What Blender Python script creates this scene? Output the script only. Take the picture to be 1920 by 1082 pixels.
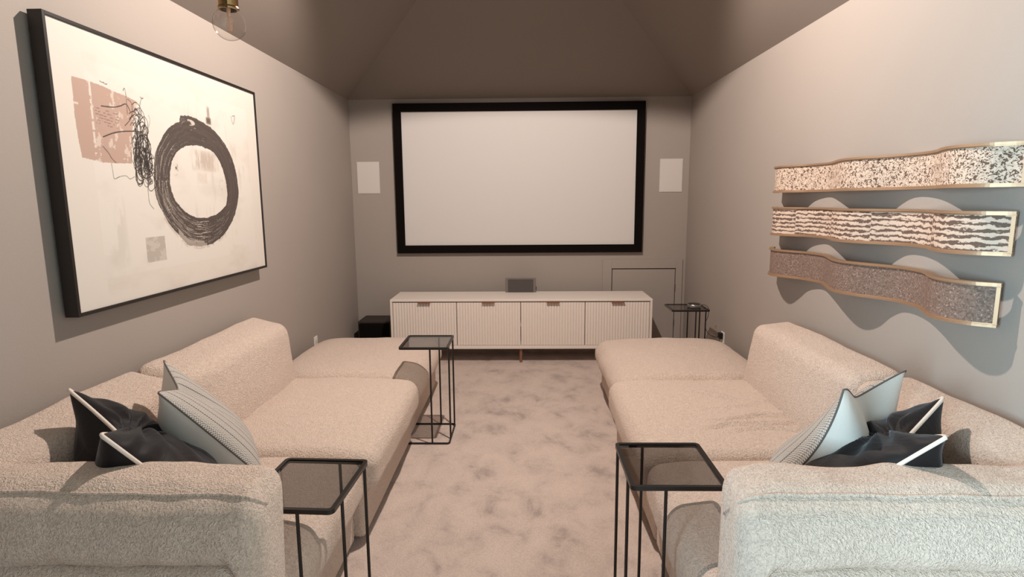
import bpy, bmesh, math, random
import numpy as np
from mathutils import Vector, Matrix, noise
random.seed(7); RNG = np.random.RandomState(7)
for o in list(bpy.data.objects): bpy.data.objects.remove(o)
SC = bpy.context.scene; COL = SC.collection
PI = math.pi
# ------------------------------------------------------------ camera
F_PX, PITCH, YAW, ROLL, CAM_H = 1093.49, 0.1534, -0.0214, -0.0073, 1.5
def view_ray(a, b):                                   # a, b: pixels right and down of the picture centre
    cr, sr = math.cos(ROLL), math.sin(ROLL)
    u = a*cr+b*sr; v = -a*sr+b*cr
    x, up, dep = u/F_PX, -v/F_PX, 1.0
    cp, sp = math.cos(PITCH), math.sin(PITCH)
    y = dep*cp+up*sp; z = -dep*sp+up*cp
    cy, sy = math.cos(YAW), math.sin(YAW)
    return Vector((x*cy+y*sy, -x*sy+y*cy, z))
fwd = view_ray(0, 0); rgt = (view_ray(1, 0)-fwd)*F_PX; upv = -(view_ray(0, 1)-fwd)*F_PX
cd = bpy.data.cameras.new('camera'); cam = bpy.data.objects.new('camera', cd); COL.objects.link(cam)
m = Matrix.Identity(4)
for i, c in enumerate((rgt, upv, -fwd)):
    for j in range(3): m[j][i] = c[j]
m[2][3] = CAM_H
cam.matrix_world = m
cd.sensor_width = 36; cd.lens = F_PX/1920*36; cd.clip_start = .05
SC.camera = cam
# ------------------------------------------------------------ world, lights, exposure
w = bpy.data.worlds.new('world'); SC.world = w; w.use_nodes = True
w.node_tree.nodes['Background'].inputs[0].default_value = (.75, .85, 1, 1)
w.node_tree.nodes['Background'].inputs[1].default_value = .3
SC.view_settings.view_transform = 'Standard'; SC.view_settings.look = 'None'
SC.view_settings.gamma = 1; SC.view_settings.use_curve_mapping = False
SC.view_settings.exposure = 0.0
XL, XR, YB, ZC, YF = -1.705, 1.615, 5.847, 2.457, -4.2
LP = (-.058, 3.026, 3.10)
ld = bpy.data.lights.new('ceiling_spot_light', 'SPOT'); lo = bpy.data.objects.new('ceiling_spot_light', ld); COL.objects.link(lo)
lo.location = LP; ld.energy = 300; ld.color = (1, .885, .80); ld.shadow_soft_size = .03
ld.spot_size = math.radians(155); ld.spot_blend = .10
ad = bpy.data.lights.new('window_daylight', 'AREA'); ao = bpy.data.objects.new('window_daylight', ad); COL.objects.link(ao)
ad.shape = 'RECTANGLE'; ad.size = 1.2; ad.size_y = 1.3; ad.energy = 340; ad.color = (.57, .86, 1); ad.spread = math.radians(118)
ao.location = (XL+.02, -1.4, 1.45); ao.rotation_euler = (0, -PI/2, 0)
# ------------------------------------------------------------ materials
def lin(c): return tuple(((v/255)/12.92 if v/255 <= .04045 else ((v/255+.055)/1.055)**2.4) for v in c)+(1,)
class NT:
    def __init__(s, name):
        s.m = bpy.data.materials.new(name); s.m.use_nodes = True; s.t = s.m.node_tree
        s.b = s.t.nodes['Principled BSDF']
    def n(s, kind, **k):
        x = s.t.nodes.new(kind)
        for a, v in k.items():
            if a.startswith('i_'): x.inputs[int(a[2:])].default_value = v
            else: setattr(x, a, v)
        return x
    def l(s, a, b): s.t.links.new(a, b)
    def mix(s, f, a, b):
        x = s.t.nodes.new('ShaderNodeMix'); x.data_type = 'RGBA'
        for i, v in ((0, f), (6, a), (7, b)):
            if isinstance(v, (tuple, float, int)): x.inputs[i].default_value = v
            else: s.l(v, x.inputs[i])
        return x.outputs[2]
    def ramp(s, f, stops):
        x = s.t.nodes.new('ShaderNodeValToRGB'); e = x.color_ramp.elements
        while len(e) > 1: e.remove(e[-1])
        e[0].position = stops[0][0]; e[0].color = stops[0][1]
        for p, c in stops[1:]:
            q = e.new(p); q.color = c
        s.l(f, x.inputs[0]); return x.outputs[0]
    def bump(s, h, strength, dist):
        x = s.n('ShaderNodeBump'); x.inputs['Strength'].default_value = strength; x.inputs['Distance'].default_value = dist
        s.l(h, x.inputs['Height']); s.l(x.outputs[0], s.b.inputs['Normal'])
    def math(s, op, a, b=0.0):
        x = s.n('ShaderNodeMath', operation=op)
        for i, v in ((0, a), (1, b)):
            if isinstance(v, (float, int)): x.inputs[i].default_value = v
            else: s.l(v, x.inputs[i])
        return x.outputs[0]
def g(v): return (v, v, v, 1)
def plain(name, col, rough=.6, metal=0, sheen=0, spec=.5):
    q = NT(name); q.b.inputs['Base Color'].default_value = lin(col); q.b.inputs['Roughness'].default_value = rough
    q.b.inputs['Metallic'].default_value = metal; q.b.inputs['Specular IOR Level'].default_value = spec
    q.b.inputs['Sheen Weight'].default_value = sheen
    c = q.n('ShaderNodeTexCoord'); n = q.n('ShaderNodeTexNoise'); n.inputs['Scale'].default_value = 180
    q.l(c.outputs['Object'], n.inputs['Vector']); q.bump(n.outputs[0], .05, .001)
    return q.m
def paint(name, col, scale=140, st=.25):
    q = NT(name); c = q.n('ShaderNodeTexCoord')
    n = q.n('ShaderNodeTexNoise'); n.inputs['Scale'].default_value = scale; n.inputs['Detail'].default_value = 3
    q.l(c.outputs['Object'], n.inputs['Vector'])
    n2 = q.n('ShaderNodeTexNoise'); n2.inputs['Scale'].default_value = 1.7; q.l(c.outputs['Object'], n2.inputs['Vector'])
    a = lin(col); b = tuple(v*.94 for v in a[:3])+(1,)
    q.l(q.mix(n2.outputs[0], a, b), q.b.inputs['Base Color'])
    q.b.inputs['Roughness'].default_value = .75; q.b.inputs['Specular IOR Level'].default_value = .3
    q.bump(n.outputs[0], st, .002); return q.m
def sherpa(name, col, scale=1.0):
    q = NT(name); c = q.n('ShaderNodeTexCoord')
    n = q.n('ShaderNodeTexNoise'); n.inputs['Scale'].default_value = 38*scale; n.inputs['Detail'].default_value = 3
    q.l(c.outputs['Object'], n.inputs['Vector'])
    mx = q.n('ShaderNodeMix', data_type='RGBA'); mx.inputs[0].default_value = .045
    q.l(c.outputs['Object'], mx.inputs[6]); q.l(n.outputs['Color'], mx.inputs[7])
    v = q.n('ShaderNodeTexVoronoi', feature='F1'); v.inputs['Scale'].default_value = 195*scale
    q.l(mx.outputs[2], v.inputs['Vector'])
    n3 = q.n('ShaderNodeTexNoise'); n3.inputs['Scale'].default_value = 150*scale; n3.inputs['Detail'].default_value = 4; n3.inputs['Roughness'].default_value = .6
    q.l(c.outputs['Object'], n3.inputs['Vector'])
    h = q.math('ADD', q.math('MULTIPLY', v.outputs['Distance'], -.45), q.math('MULTIPLY', n3.outputs[0], 1.0))
    a = lin(col); d = tuple(t*.80 for t in a[:3])+(1,)
    q.l(q.ramp(h, [(.12, d), (.30, a), (.55, tuple(min(1, t*1.05) for t in a[:3])+(1,))]), q.b.inputs['Base Color'])
    q.b.inputs['Roughness'].default_value = .95; q.b.inputs['Specular IOR Level'].default_value = .1
    q.b.inputs['Sheen Weight'].default_value = .2; q.b.inputs['Sheen Roughness'].default_value = .6
    q.bump(h, 1.0, .008); return q.m
M = {}
M['wall'] = paint('wall_paint', (162, 151, 143))
M['bouncecut'] = paint('bounce_cut_dark', (70, 64, 60))  # invented dark tone for the unseen rear wall, so less light bounces back
M['ceil'] = paint('ceiling_paint', (136, 124, 115), 150, .12)
M['sherpa'] = sherpa('sherpa_fabric', (230, 206, 189))
M['seam'] = plain('seam_cord', (206, 190, 176), .9)
M['black'] = plain('black_metal', (34, 30, 29), .35, .3)
M['frameblack'] = plain('black_frame', (30, 23, 20), .45)
M['velvetframe'] = plain('black_velvet_border', (16, 12, 11), .95, spec=.1)
M['white'] = plain('white_plastic', (232, 226, 218), .5)
M['grille'] = plain('white_grille', (205, 197, 190), .7)
M['console'] = plain('console_lacquer', (228, 216, 206), .5)
M['leather'] = plain('brown_leather_tab', (132, 84, 62), .6)
M['walnut'] = plain('walnut_leg', (132, 92, 72), .5)
M['gap'] = plain('dark_gap', (40, 36, 33), .9)
M['subwood'] = plain('dark_stained_wood', (44, 36, 32), .55)
M['greybox'] = plain('grey_speaker_shell', (112, 103, 97), .6)
M['greygrille'] = plain('grey_speaker_grille', (76, 70, 67), .8)
M['brass'] = plain('brass', (176, 138, 92), .2, 1)
M['gold'] = plain('champagne_metal', (184, 152, 124), .5, .75)
M['filament'] = plain('bulb_stem', (222, 170, 140), .4)
M['edgegrey'] = plain('wood_lip', (92, 74, 64), .4)
q = NT('projection_fabric'); q.b.inputs['Base Color'].default_value = lin((208, 202, 198)); q.b.inputs['Roughness'].default_value = .8
q.b.inputs['Specular IOR Level'].default_value = .15; M['screen'] = q.m
def glass(name, col, alpha, rough=.05):
    q = NT(name); out = q.t.nodes['Material Output']
    tr = q.n('ShaderNodeBsdfTransparent'); tr.inputs[0].default_value = col
    gl = q.n('ShaderNodeBsdfGlossy'); gl.inputs['Roughness'].default_value = rough; gl.inputs[0].default_value = (.9, .9, .9, 1)
    fr = q.n('ShaderNodeFresnel'); fr.inputs[0].default_value = 1.5
    ge = q.n('ShaderNodeNewGeometry'); front = q.math('SUBTRACT', 1.0, ge.outputs['Backfacing'])
    ms = q.n('ShaderNodeMixShader'); q.l(q.math('MULTIPLY', q.math('MULTIPLY', fr.outputs[0], alpha), front), ms.inputs[0]); q.l(tr.outputs[0], ms.inputs[1]); q.l(gl.outputs[0], ms.inputs[2])
    q.l(ms.outputs[0], out.inputs[0]); return q.m
M['smoked'] = glass('smoked_glass', (.56, .555, .55, 1), 1.0, .02)
M['bulb'] = glass('bulb_glass', (.96, .95, .94, 1), 1.5, .09)
M['pane'] = glass('window_glass', (.95, .97, .98, 1), .8)
# carpet
q = NT('carpet_pile'); c = q.n('ShaderNodeTexCoord')
n1 = q.n('ShaderNodeTexNoise'); n1.inputs['Scale'].default_value = 6.5; n1.inputs['Detail'].default_value = 5; n1.inputs['Roughness'].default_value = .62; n1.inputs['Distortion'].default_value = .35
mp = q.n('ShaderNodeMapping'); mp.inputs['Scale'].default_value = (1, .75, 1); mp.inputs['Rotation'].default_value = (0, 0, .5)
q.l(c.outputs['Object'], mp.inputs[0]); q.l(mp.outputs[0], n1.inputs['Vector'])
n0 = q.n('ShaderNodeTexNoise'); n0.inputs['Scale'].default_value = 2.1; n0.inputs['Detail'].default_value = 2; q.l(c.outputs['Object'], n0.inputs['Vector'])
n2 = q.n('ShaderNodeTexVoronoi', feature='F1'); n2.inputs['Scale'].default_value = 130; q.l(c.outputs['Object'], n2.inputs['Vector'])
base = q.ramp(q.math('ADD', n1.outputs[0], q.math('MULTIPLY', q.math('SUBTRACT', n0.outputs[0], .5), .35)), [(.30, lin((166, 150, 142))), (.41, lin((191, 173, 163))), (.50, lin((201, 182, 171))), (.65, lin((207, 188, 177)))])
pile = q.mix(q.math('MULTIPLY', n2.outputs['Distance'], 28.0), g(1), g(.78))
mm = q.n('ShaderNodeMix', data_type='RGBA', blend_type='MULTIPLY'); mm.inputs[0].default_value = .7
q.l(base, mm.inputs[6]); q.l(q.ramp(n2.outputs['Distance'], [(.1, g(1)), (.75, g(.80))]), mm.inputs[7])
q.l(mm.outputs[2], q.b.inputs['Base Color']); q.b.inputs['Roughness'].default_value = .98; q.b.inputs['Specular IOR Level'].default_value = .05
q.b.inputs['Sheen Weight'].default_value = .2
q.bump(q.math('MULTIPLY', n2.outputs['Distance'], -1.0), .5, .004); M['carpet'] = q.m
# velvet
def velvet(name, col):
    q = NT(name); q.b.inputs['Base Color'].default_value = lin(col); q.b.inputs['Roughness'].default_value = .6
    q.b.inputs['Sheen Weight'].default_value = .22; q.b.inputs['Sheen Roughness'].default_value = .35; q.b.inputs['Sheen Tint'].default_value = (.8, .8, .85, 1)
    q.b.inputs['Specular IOR Level'].default_value = .2
    c = q.n('ShaderNodeTexCoord'); n = q.n('ShaderNodeTexNoise'); n.inputs['Scale'].default_value = 9; n.inputs['Detail'].default_value = 3; n.inputs['Distortion'].default_value = .8
    q.l(c.outputs['UV'], n.inputs['Vector']); q.bump(n.outputs[0], .3, .012); return q.m
M['velvet'] = velvet('charcoal_velvet', (30, 26, 27))
def weave(name, col, col2, kind):
    q = NT(name); c = q.n('ShaderNodeTexCoord')
    if kind == 'linen':
        n = q.n('ShaderNodeTexNoise'); n.inputs['Scale'].default_value = 220; q.l(c.outputs['UV'], n.inputs['Vector'])
        q.l(q.mix(n.outputs[0], lin(col), lin(col2)), q.b.inputs['Base Color']); q.bump(n.outputs[0], .2, .002)
    else:
        sx = q.n('ShaderNodeSeparateXYZ'); q.l(c.outputs['UV'], sx.inputs[0])
        # columns of small loops (u across), rows of loops (v)
        cu = q.math('MULTIPLY', sx.outputs[1], 52.0); cv = q.math('MULTIPLY', sx.outputs[0], 60.0)
        fu = q.math('ABSOLUTE', q.math('SUBTRACT', q.math('FRACT', cu), .5))
        ph = q.math('ADD', cv, q.math('MULTIPLY', fu, 1.6))
        fv = q.math('ABSOLUTE', q.math('SUBTRACT', q.math('FRACT', ph), .5))
        groove = q.math('FRACT', q.math('DIVIDE', cv, 6.0)); gr = q.math('LESS_THAN', groove, .10)
        h = q.math('SUBTRACT', q.math('MULTIPLY', fv, 2.0), q.math('MULTIPLY', gr, 1.2))
        q.l(q.ramp(h, [(.05, lin((108, 101, 98))), (.35, lin(col2)), (.7, lin(col))]), q.b.inputs['Base Color'])
        q.bump(h, .6, .004)
    q.b.inputs['Roughness'].default_value = .9; q.b.inputs['Specular IOR Level'].default_value = .15; return q.m
M['linen'] = weave('linen_back', (234, 228, 221), (220, 213, 205), 'linen')
M['knit'] = weave('chevron_knit', (226, 220, 212), (168, 160, 154), 'knit')
M['piping'] = plain('white_piping', (226, 212, 200), .8)
# sculpture panels (UV in metres along / up)
def panel_mat(kind):
    q = NT('inlay_'+kind); c = q.n('ShaderNodeTexCoord')
    if kind == 'flecked':
        mp = q.n('ShaderNodeMapping'); mp.inputs['Scale'].default_value = (78, 84, 1); q.l(c.outputs['UV'], mp.inputs[0])
        n = q.n('ShaderNodeTexNoise'); n.inputs['Scale'].default_value = 1.0; n.inputs['Detail'].default_value = 1.5; n.inputs['Distortion'].default_value = 1.6
        q.l(mp.outputs[0], n.inputs['Vector'])
        col = q.ramp(n.outputs[0], [(.435, lin((100, 78, 66))), (.465, lin((202, 177, 158))), (.60, lin((218, 198, 181))), (.68, lin((162, 136, 119)))])
        hh = n.outputs[0]
    elif kind == 'striped':
        sx = q.n('ShaderNodeSeparateXYZ'); q.l(c.outputs['UV'], sx.inputs[0])
        mp = q.n('ShaderNodeMapping'); mp.inputs['Scale'].default_value = (24, 60, 1); q.l(c.outputs['UV'], mp.inputs[0])
        n = q.n('ShaderNodeTexNoise'); n.inputs['Scale'].default_value = 1.0; n.inputs['Detail'].default_value = 5; n.inputs['Roughness'].default_value = .7; q.l(mp.outputs[0], n.inputs['Vector'])
        off = q.math('MULTIPLY', q.math('SUBTRACT', n.outputs[0], .5), 2.0)
        seam = q.math('MULTIPLY', q.math('FLOOR', q.math('MULTIPLY', sx.outputs[0], 2.6)), .37)
        s = q.math('FRACT', q.math('ADD', q.math('ADD', q.math('MULTIPLY', sx.outputs[1], 44.0), off), seam))
        s2 = q.math('ABSOLUTE', q.math('SUBTRACT', s, .5))
        col = q.ramp(s2, [(.215, lin((104, 84, 74))), (.25, lin((208, 185, 168)))]); hh = s2
    else:
        v = q.n('ShaderNodeTexVoronoi', feature='F1'); v.inputs['Scale'].default_value = 210; v.inputs['Randomness'].default_value = 1; q.l(c.outputs['UV'], v.inputs['Vector'])
        n = q.n('ShaderNodeTexNoise'); n.inputs['Scale'].default_value = 130; n.inputs['Detail'].default_value = 4; q.l(c.outputs['UV'], n.inputs['Vector'])
        sx = q.n('ShaderNodeSeparateXYZ'); q.l(v.outputs['Color'], sx.inputs[0])
        f = q.math('ADD', q.math('MULTIPLY', sx.outputs[0], .6), q.math('MULTIPLY', n.outputs[0], .5))
        col = q.ramp(f, [(.15, lin((92, 75, 67))), (.5, lin((122, 101, 91))), (.80, lin((138, 116, 105))), (.90, lin((178, 154, 140)))]); hh = f
    q.l(col, q.b.inputs['Base Color']); q.b.inputs['Roughness'].default_value = .7; q.b.inputs['Specular IOR Level'].default_value = .25; q.bump(hh, .3, .002); return q.m
# ------------------------------------------------------------ helpers
def tag(o, label=None, cat=None, group=None, kind=None):
    for k, v in (('label', label), ('category', cat), ('group', group), ('kind', kind)):
        if v: o[k] = v
    return o
def empty(name, loc=(0, 0, 0), rz=0, **k):
    o = bpy.data.objects.new(name, None); COL.objects.link(o); o.location = loc; o.rotation_euler = (0, 0, rz)
    o.empty_display_size = .1; return tag(o, **k)
def mesh(name, V, Fc, mat, parent=None, smooth=False, uv=None, mats=None, midx=None):
    me = bpy.data.meshes.new(name); me.from_pydata([tuple(map(float, v)) for v in V], [], [tuple(map(int, f)) for f in Fc])
    for mt in (mats or [mat]): me.materials.append(mt)
    if midx is not None: me.polygons.foreach_set('material_index', midx)
    if smooth: me.polygons.foreach_set('use_smooth', [True]*len(me.polygons))
    if uv is not None:
        lay = me.uv_layers.new(name='UVMap'); vi = np.zeros(len(me.loops), int); me.loops.foreach_get('vertex_index', vi)
        lay.data.foreach_set('uv', np.asarray(uv)[vi].ravel())
    me.validate(); me.update()
    o = bpy.data.objects.new(name, me); COL.objects.link(o)
    if parent: o.parent = parent
    return o
class MB:
    def __init__(s): s.V = []; s.F = []
    def box(s, x0, x1, y0, y1, z0, z1):
        b = len(s.V); s.V += [(x, y, z) for x in (x0, x1) for y in (y0, y1) for z in (z0, z1)]
        s.F += [tuple(b+i for i in f) for f in ((0, 1, 3, 2), (4, 6, 7, 5), (0, 4, 5, 1), (2, 3, 7, 6), (0, 2, 6, 4), (1, 5, 7, 3))]; return s
    def tube(s, pts, r, n=10, closed=False, caps=True):
        pts = [Vector(p) for p in pts]; b = len(s.V); N = len(pts); ref = None
        for i, p in enumerate(pts):
            a = pts[(i-1) % N] if (closed or i) else p; c = pts[(i+1) % N] if (closed or i < N-1) else p
            t = (c-a).normalized()
            if ref is None: ref = t.orthogonal().normalized()
            ref = (ref-t*ref.dot(t)).normalized(); bi = t.cross(ref)
            rr = r[i] if hasattr(r, '__len__') else r
            for k in range(n):
                an = 2*PI*k/n; s.V.append(tuple(p+ref*rr*math.cos(an)+bi*rr*math.sin(an)))
        for i in range(N if closed else N-1):
            j = (i+1) % N
            for k in range(n):
                k2 = (k+1) % n; s.F.append((b+i*n+k, b+i*n+k2, b+j*n+k2, b+j*n+k))
        if caps and not closed:
            s.F.append(tuple(b+k for k in reversed(range(n)))); s.F.append(tuple(b+(N-1)*n+k for k in range(n)))
        return s
    def lathe(s, prof, c=(0, 0, 0), n=32):
        b = len(s.V)
        for r, z in prof:
            for k in range(n):
                a = 2*PI*k/n; s.V.append((c[0]+r*math.cos(a), c[1]+r*math.sin(a), c[2]+z))
        for i in range(len(prof)-1):
            for k in range(n):
                k2 = (k+1) % n; s.F.append((b+i*n+k, b+i*n+k2, b+(i+1)*n+k2, b+(i+1)*n+k))
        s.F.append(tuple(b+k for k in reversed(range(n)))); e = b+(len(prof)-1)*n; s.F.append(tuple(e+k for k in range(n)))
        return s
    def prism(s, poly, z0, z1):
        b = len(s.V); n = len(poly)
        s.V += [(x, y, z0) for x, y in poly]+[(x, y, z1) for x, y in poly]
        s.F.append(tuple(b+k for k in reversed(range(n)))); s.F.append(tuple(b+n+k for k in range(n)))
        for k in range(n): s.F.append((b+k, b+(k+1) % n, b+n+(k+1) % n, b+n+k))
        return s
    def build(s, name, mat, parent=None, smooth=False, bevel=0):
        o = mesh(name, s.V, s.F, mat, parent, smooth)
        if bevel:
            bm = bmesh.new(); bm.from_mesh(o.data)
            bmesh.ops.bevel(bm, geom=[e for e in bm.edges], offset=bevel, segments=2, profile=.5, affect='EDGES', clamp_overlap=True)
            bm.to_mesh(o.data); bm.free()
        return o
def rrect(x0, x1, y0, y1, r, n=6):
    P = []
    for cx, cy, a0 in ((x1-r, y1-r, 0), (x0+r, y1-r, 90), (x0+r, y0+r, 180), (x1-r, y0+r, 270)):
        for k in range(n+1):
            a = math.radians(a0+90*k/n); P.append((cx+r*math.cos(a), cy+r*math.sin(a)))
    return P
def softbox(name, lo, hi, r, mat, parent, bulge=(0, 0, 0), amp=.006, warp=None, seg=26, seed=0, freq=3.5):
    lo = np.array(lo, float); hi = np.array(hi, float); c = (lo+hi)/2; h = (hi-lo)/2
    r = min(r, min(h)*.98)
    def axis(k):
        core = h[k]-r; nc = max(3, int(seg*h[k]/max(h)))
        cz = [-h[k]+r*(1-math.cos(PI/2*i/6))*1.0 for i in range(6)]
        a = [-h[k]+r*i/6 for i in range(6)]
        b = list(np.linspace(-core, core, nc+1)); e = [core+r*(i+1)/6 for i in range(6)]
        return a+b+e
    A = [axis(k) for k in range(3)]
    idx = {}; V = []; Fc = []
    def vid(p):
        key = tuple(int(round(t*1e5)) for t in p)
        if key not in idx: idx[key] = len(V); V.append(p)
        return idx[key]
    for k in range(3):
        i, j = (k+1) % 3, (k+2) % 3
        for sgn in (-1, 1):
            for a in range(len(A[i])-1):
                for b in range(len(A[j])-1):
                    qd = []
                    for da, db in ((0, 0), (1, 0), (1, 1), (0, 1)):
                        p = [0, 0, 0]; p[k] = sgn*h[k]; p[i] = A[i][a+da]; p[j] = A[j][b+db]; qd.append(vid(tuple(p)))
                    Fc.append(tuple(qd) if sgn > 0 else tuple(reversed(qd)))
    P = np.array(V); Q = np.clip(P, -(h-r), h-r); D = P-Q
    L = np.linalg.norm(D, axis=1, keepdims=True); D = D/np.maximum(L, 1e-9); P = Q+D*r
    U = P/h
    for k in range(3):
        i, j = (k+1) % 3, (k+2) % 3
        P[:, k] += bulge[k]*np.sign(U[:, k])*np.abs(U[:, k])**2*np.clip(1-U[:, i]**2, 0, 1)**.7*np.clip(1-U[:, j]**2, 0, 1)**.7
    P = P+c
    if amp:
        nz = np.array([noise.noise(Vector((p[0]*freq+seed, p[1]*freq, p[2]*freq)))+.4*noise.noise(Vector((p[0]*freq*2.6+seed, p[1]*freq*2.6, p[2]*freq*2.6))) for p in P])
        P = P+D*nz[:, None]*amp
    if warp: P = warp(P, U)
    return mesh(name, P, Fc, mat, parent, smooth=True)
# ------------------------------------------------------------ the room
def struct(o): o['kind'] = 'structure'; return o
fl = MB().box(XL-.1, XR+.1, YF-.1, YB+.1, -.1, 0).build('floor', M['carpet']); struct(fl)
# left wall with the window opening behind the camera
wy0, wy1, wz0, wz1 = -2.05, -.75, .8, 2.1
wl = MB(); wl.box(XL-.1, XL, YF-.1, wy0, 0, ZC); wl.box(XL-.1, XL, wy1, YB+.1, 0, ZC); wl.box(XL-.1, XL, wy0, wy1, 0, wz0); wl.box(XL-.1, XL, wy0, wy1, wz1, ZC)
struct(wl.build('wall_left', M['wall']))
struct(MB().box(XR, XR+.1, YF-.1, YB+.1, 0, ZC).build('wall_right', M['wall']))
struct(MB().box(XL, XR, YB, YB+.1, 0, ZC).build('wall_back', M['wall']))
XM = (XL+XR)/2; RUN = XR-XM; ZR = ZC+RUN*.75
# unseen wall behind the camera, up into the gable, darkened to cut bounce light
V = [(XL, YF, 0), (XR, YF, 0), (XR, YF, ZC), (XM, YF, ZR), (XL, YF, ZC)]; V += [(x, y-.1, z) for x, y, z in V]
struct(mesh('wall_front', V, [(0, 4, 3, 2, 1), (5, 6, 7, 8, 9)]+[(i, (i+1) % 5, (i+1) % 5+5, i+5) for i in range(5)], M['bouncecut']))
# hipped ceiling: two side slopes and the far hip, softly rounded at the foot as plaster is
cb = bmesh.new(); T = .06
def slab(pts):
    n = (Vector(pts[1])-Vector(pts[0])).cross(Vector(pts[2])-Vector(pts[0])).normalized()
    if n.z < 0: n = -n
    a = [cb.verts.new(p) for p in pts]; b = [cb.verts.new(tuple(Vector(p)+n*T)) for p in pts]
    cb.faces.new(a); cb.faces.new(list(reversed(b)))
    for i in range(len(pts)): cb.faces.new((a[i], b[i], b[(i+1) % len(pts)], a[(i+1) % len(pts)]))
yr = YB-RUN
slab([(XL, YF, ZC), (XM, YF, ZR), (XM, yr, ZR), (XL, YB, ZC)])
slab([(XR, YF, ZC), (XM, YF, ZR), (XM, yr, ZR), (XR, YB, ZC)])
slab([(XL, YB, ZC), (XM, yr, ZR), (XR, YB, ZC)])
cm = bpy.data.meshes.new('ceiling'); cb.to_mesh(cm); cb.free(); cm.materials.append(M['ceil'])
co = bpy.data.objects.new('ceiling', cm); COL.objects.link(co); struct(co)
# window behind the camera (source of the cool daylight)
wo = empty('window_1', (XL, (wy0+wy1)/2, wz0), kind='structure')
fm = MB(); yc = (wy0+wy1)/2; hw = (wy1-wy0)/2; hh = wz1-wz0
fm.box(-.09, -.02, -hw, -hw+.05, 0, hh); fm.box(-.09, -.02, hw-.05, hw, 0, hh); fm.box(-.09, -.02, -hw+.05, hw-.05, 0, .05); fm.box(-.09, -.02, -hw+.05, hw-.05, hh-.05, hh)
fm.build('window_frame', M['white'], wo); MB().box(-.06, -.054, -hw+.05, hw-.05, .05, hh-.05).build('pane', M['pane'], wo)
# low access door in the far wall
do = empty('door_1', (1.198, YB, 0), kind='structure')
cs = MB(); x0, x1 = .786-1.198, 1.584-1.198; dx0, dx1 = .878-1.198, 1.518-1.198
cs.box(x0, dx0, -.014, 0, 0, .885); cs.box(dx1, x1, -.014, 0, 0, .885); cs.box(dx0, dx1, -.014, 0, .797, .885)
cs.build('casing', M['wall'], do, bevel=.002)
MB().box(dx0+.008, dx1-.006, -.006, 0, .01, .787).build('door_panel', M['wall'], do, bevel=.001)
gp = MB(); gp.box(dx0, dx0+.008, -.003, 0, 0, .797); gp.box(dx0+.008, dx1-.006, -.003, 0, .787, .797); gp.box(dx1-.006, dx1, -.003, 0, 0, .797)
gp.build('reveal', M['gap'], do)
for z in (.60, .24):
    MB().tube([(dx1-.004, -.017, z-.035), (dx1-.004, -.017, z+.035)], .004, 8).build('hinge', M['greygrille'], do)
# ------------------------------------------------------------ projection screen
sx0, sx1, sz0, sz1 = -1.266, 1.168, .963, 2.411
sc = empty('projection_screen', ((sx0+sx1)/2, YB, sz0), label='wide white projection screen with black velvet border on the far wall', cat='screen')
W2, H = (sx1-sx0)/2, sz1-sz0; fw = .078
fb = MB(); fb.box(-W2, W2, -.05, -.004, 0, fw); fb.box(-W2, W2, -.05, -.004, H-fw, H); fb.box(-W2, -W2+fw, -.05, -.004, fw, H-fw); fb.box(W2-fw, W2, -.05, -.004, fw, H-fw)
fb.build('border_frame', M['velvetframe'], sc, bevel=.003)
MB().box(-W2+fw-.004, W2-fw+.004, -.03, -.02, fw-.004, H-fw+.004).build('screen_surface', M['screen'], sc)
# ------------------------------------------------------------ in-wall speakers
for x0, x1, z0, z1, lab in ((-1.651, -1.428, 1.555, 1.866, 'white rectangular in-wall speaker panel left of the projection screen'), (1.33, 1.553, 1.55, 1.871, 'white rectangular in-wall speaker panel right of the projection screen')):
    t = empty('wall_speaker', ((x0+x1)/2, YB, z0), label=lab, cat='speaker', group='in-wall speakers beside the screen')
    a = (x1-x0)/2; h = z1-z0
    MB().box(-a, a, -.006, 0, 0, h).build('bezel', M['grille'], t, bevel=.002)
    gm = MB().box(-a+.006, a-.006, -.009, -.006, .006, h-.006).build('grille', M['grille'], t)
# ------------------------------------------------------------ media console
cx0, cx1, cy0, cy1, cz0, cz1 = -1.224, 1.156, 5.2, 5.659, .135, .596
cc = empty('media_console', ((cx0+cx1)/2, (cy0+cy1)/2, 0), label='long off-white media console with four fluted doors and leather tabs under the screen', cat='cabinet')
W2 = (cx1-cx0)/2; D2 = (cy1-cy0)/2; t_ = .02
b = MB()
b.box(-W2, W2, -D2, D2, cz1-t_, cz1); b.box(-W2, -W2+t_, -D2, D2, cz0+.03, cz1-t_); b.box(W2-t_, W2, -D2, D2, cz0+.03, cz1-t_)
b.box(-W2, W2, -D2, D2, cz0, cz0+.03); b.box(-W2+t_, W2-t_, D2-.012, D2, cz0+.03, cz1-t_); b.box(-W2+t_, W2-t_, -D2+.05, D2-.012, cz0+.2, cz0+.21)
b.build('carcass', M['console'], cc, bevel=.0025)
dw = (2*W2-2*t_)/4; zb, zt_ = cz0+.034, cz1-t_-.009
def flute_door():
    n = 23; P = []; wd = dw-.005; p = wd/n; yF = -D2+.006; yB = yF+.02
    for i in range(n):
        for k, (fx, dy) in enumerate(((.0, .007), (.12, .0025), (.3, 0), (.7, 0), (.88, .0025))): P.append((-wd/2+(i+fx)*p, yF+dy))
    P.append((wd/2, yF+.007)); N = len(P); V = []
    for z in (zb, zt_): V += [(x, y, z) for x, y in P]+[(wd/2, yB, z), (-wd/2, yB, z)]
    K = N+2; Fc = [(i, (i+1) % K, K+(i+1) % K, K+i) for i in range(K)]+[tuple(reversed(range(K))), tuple(range(K, 2*K))]
    return V, Fc
dV, dF = flute_door(); dm = None; hm = None
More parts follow.
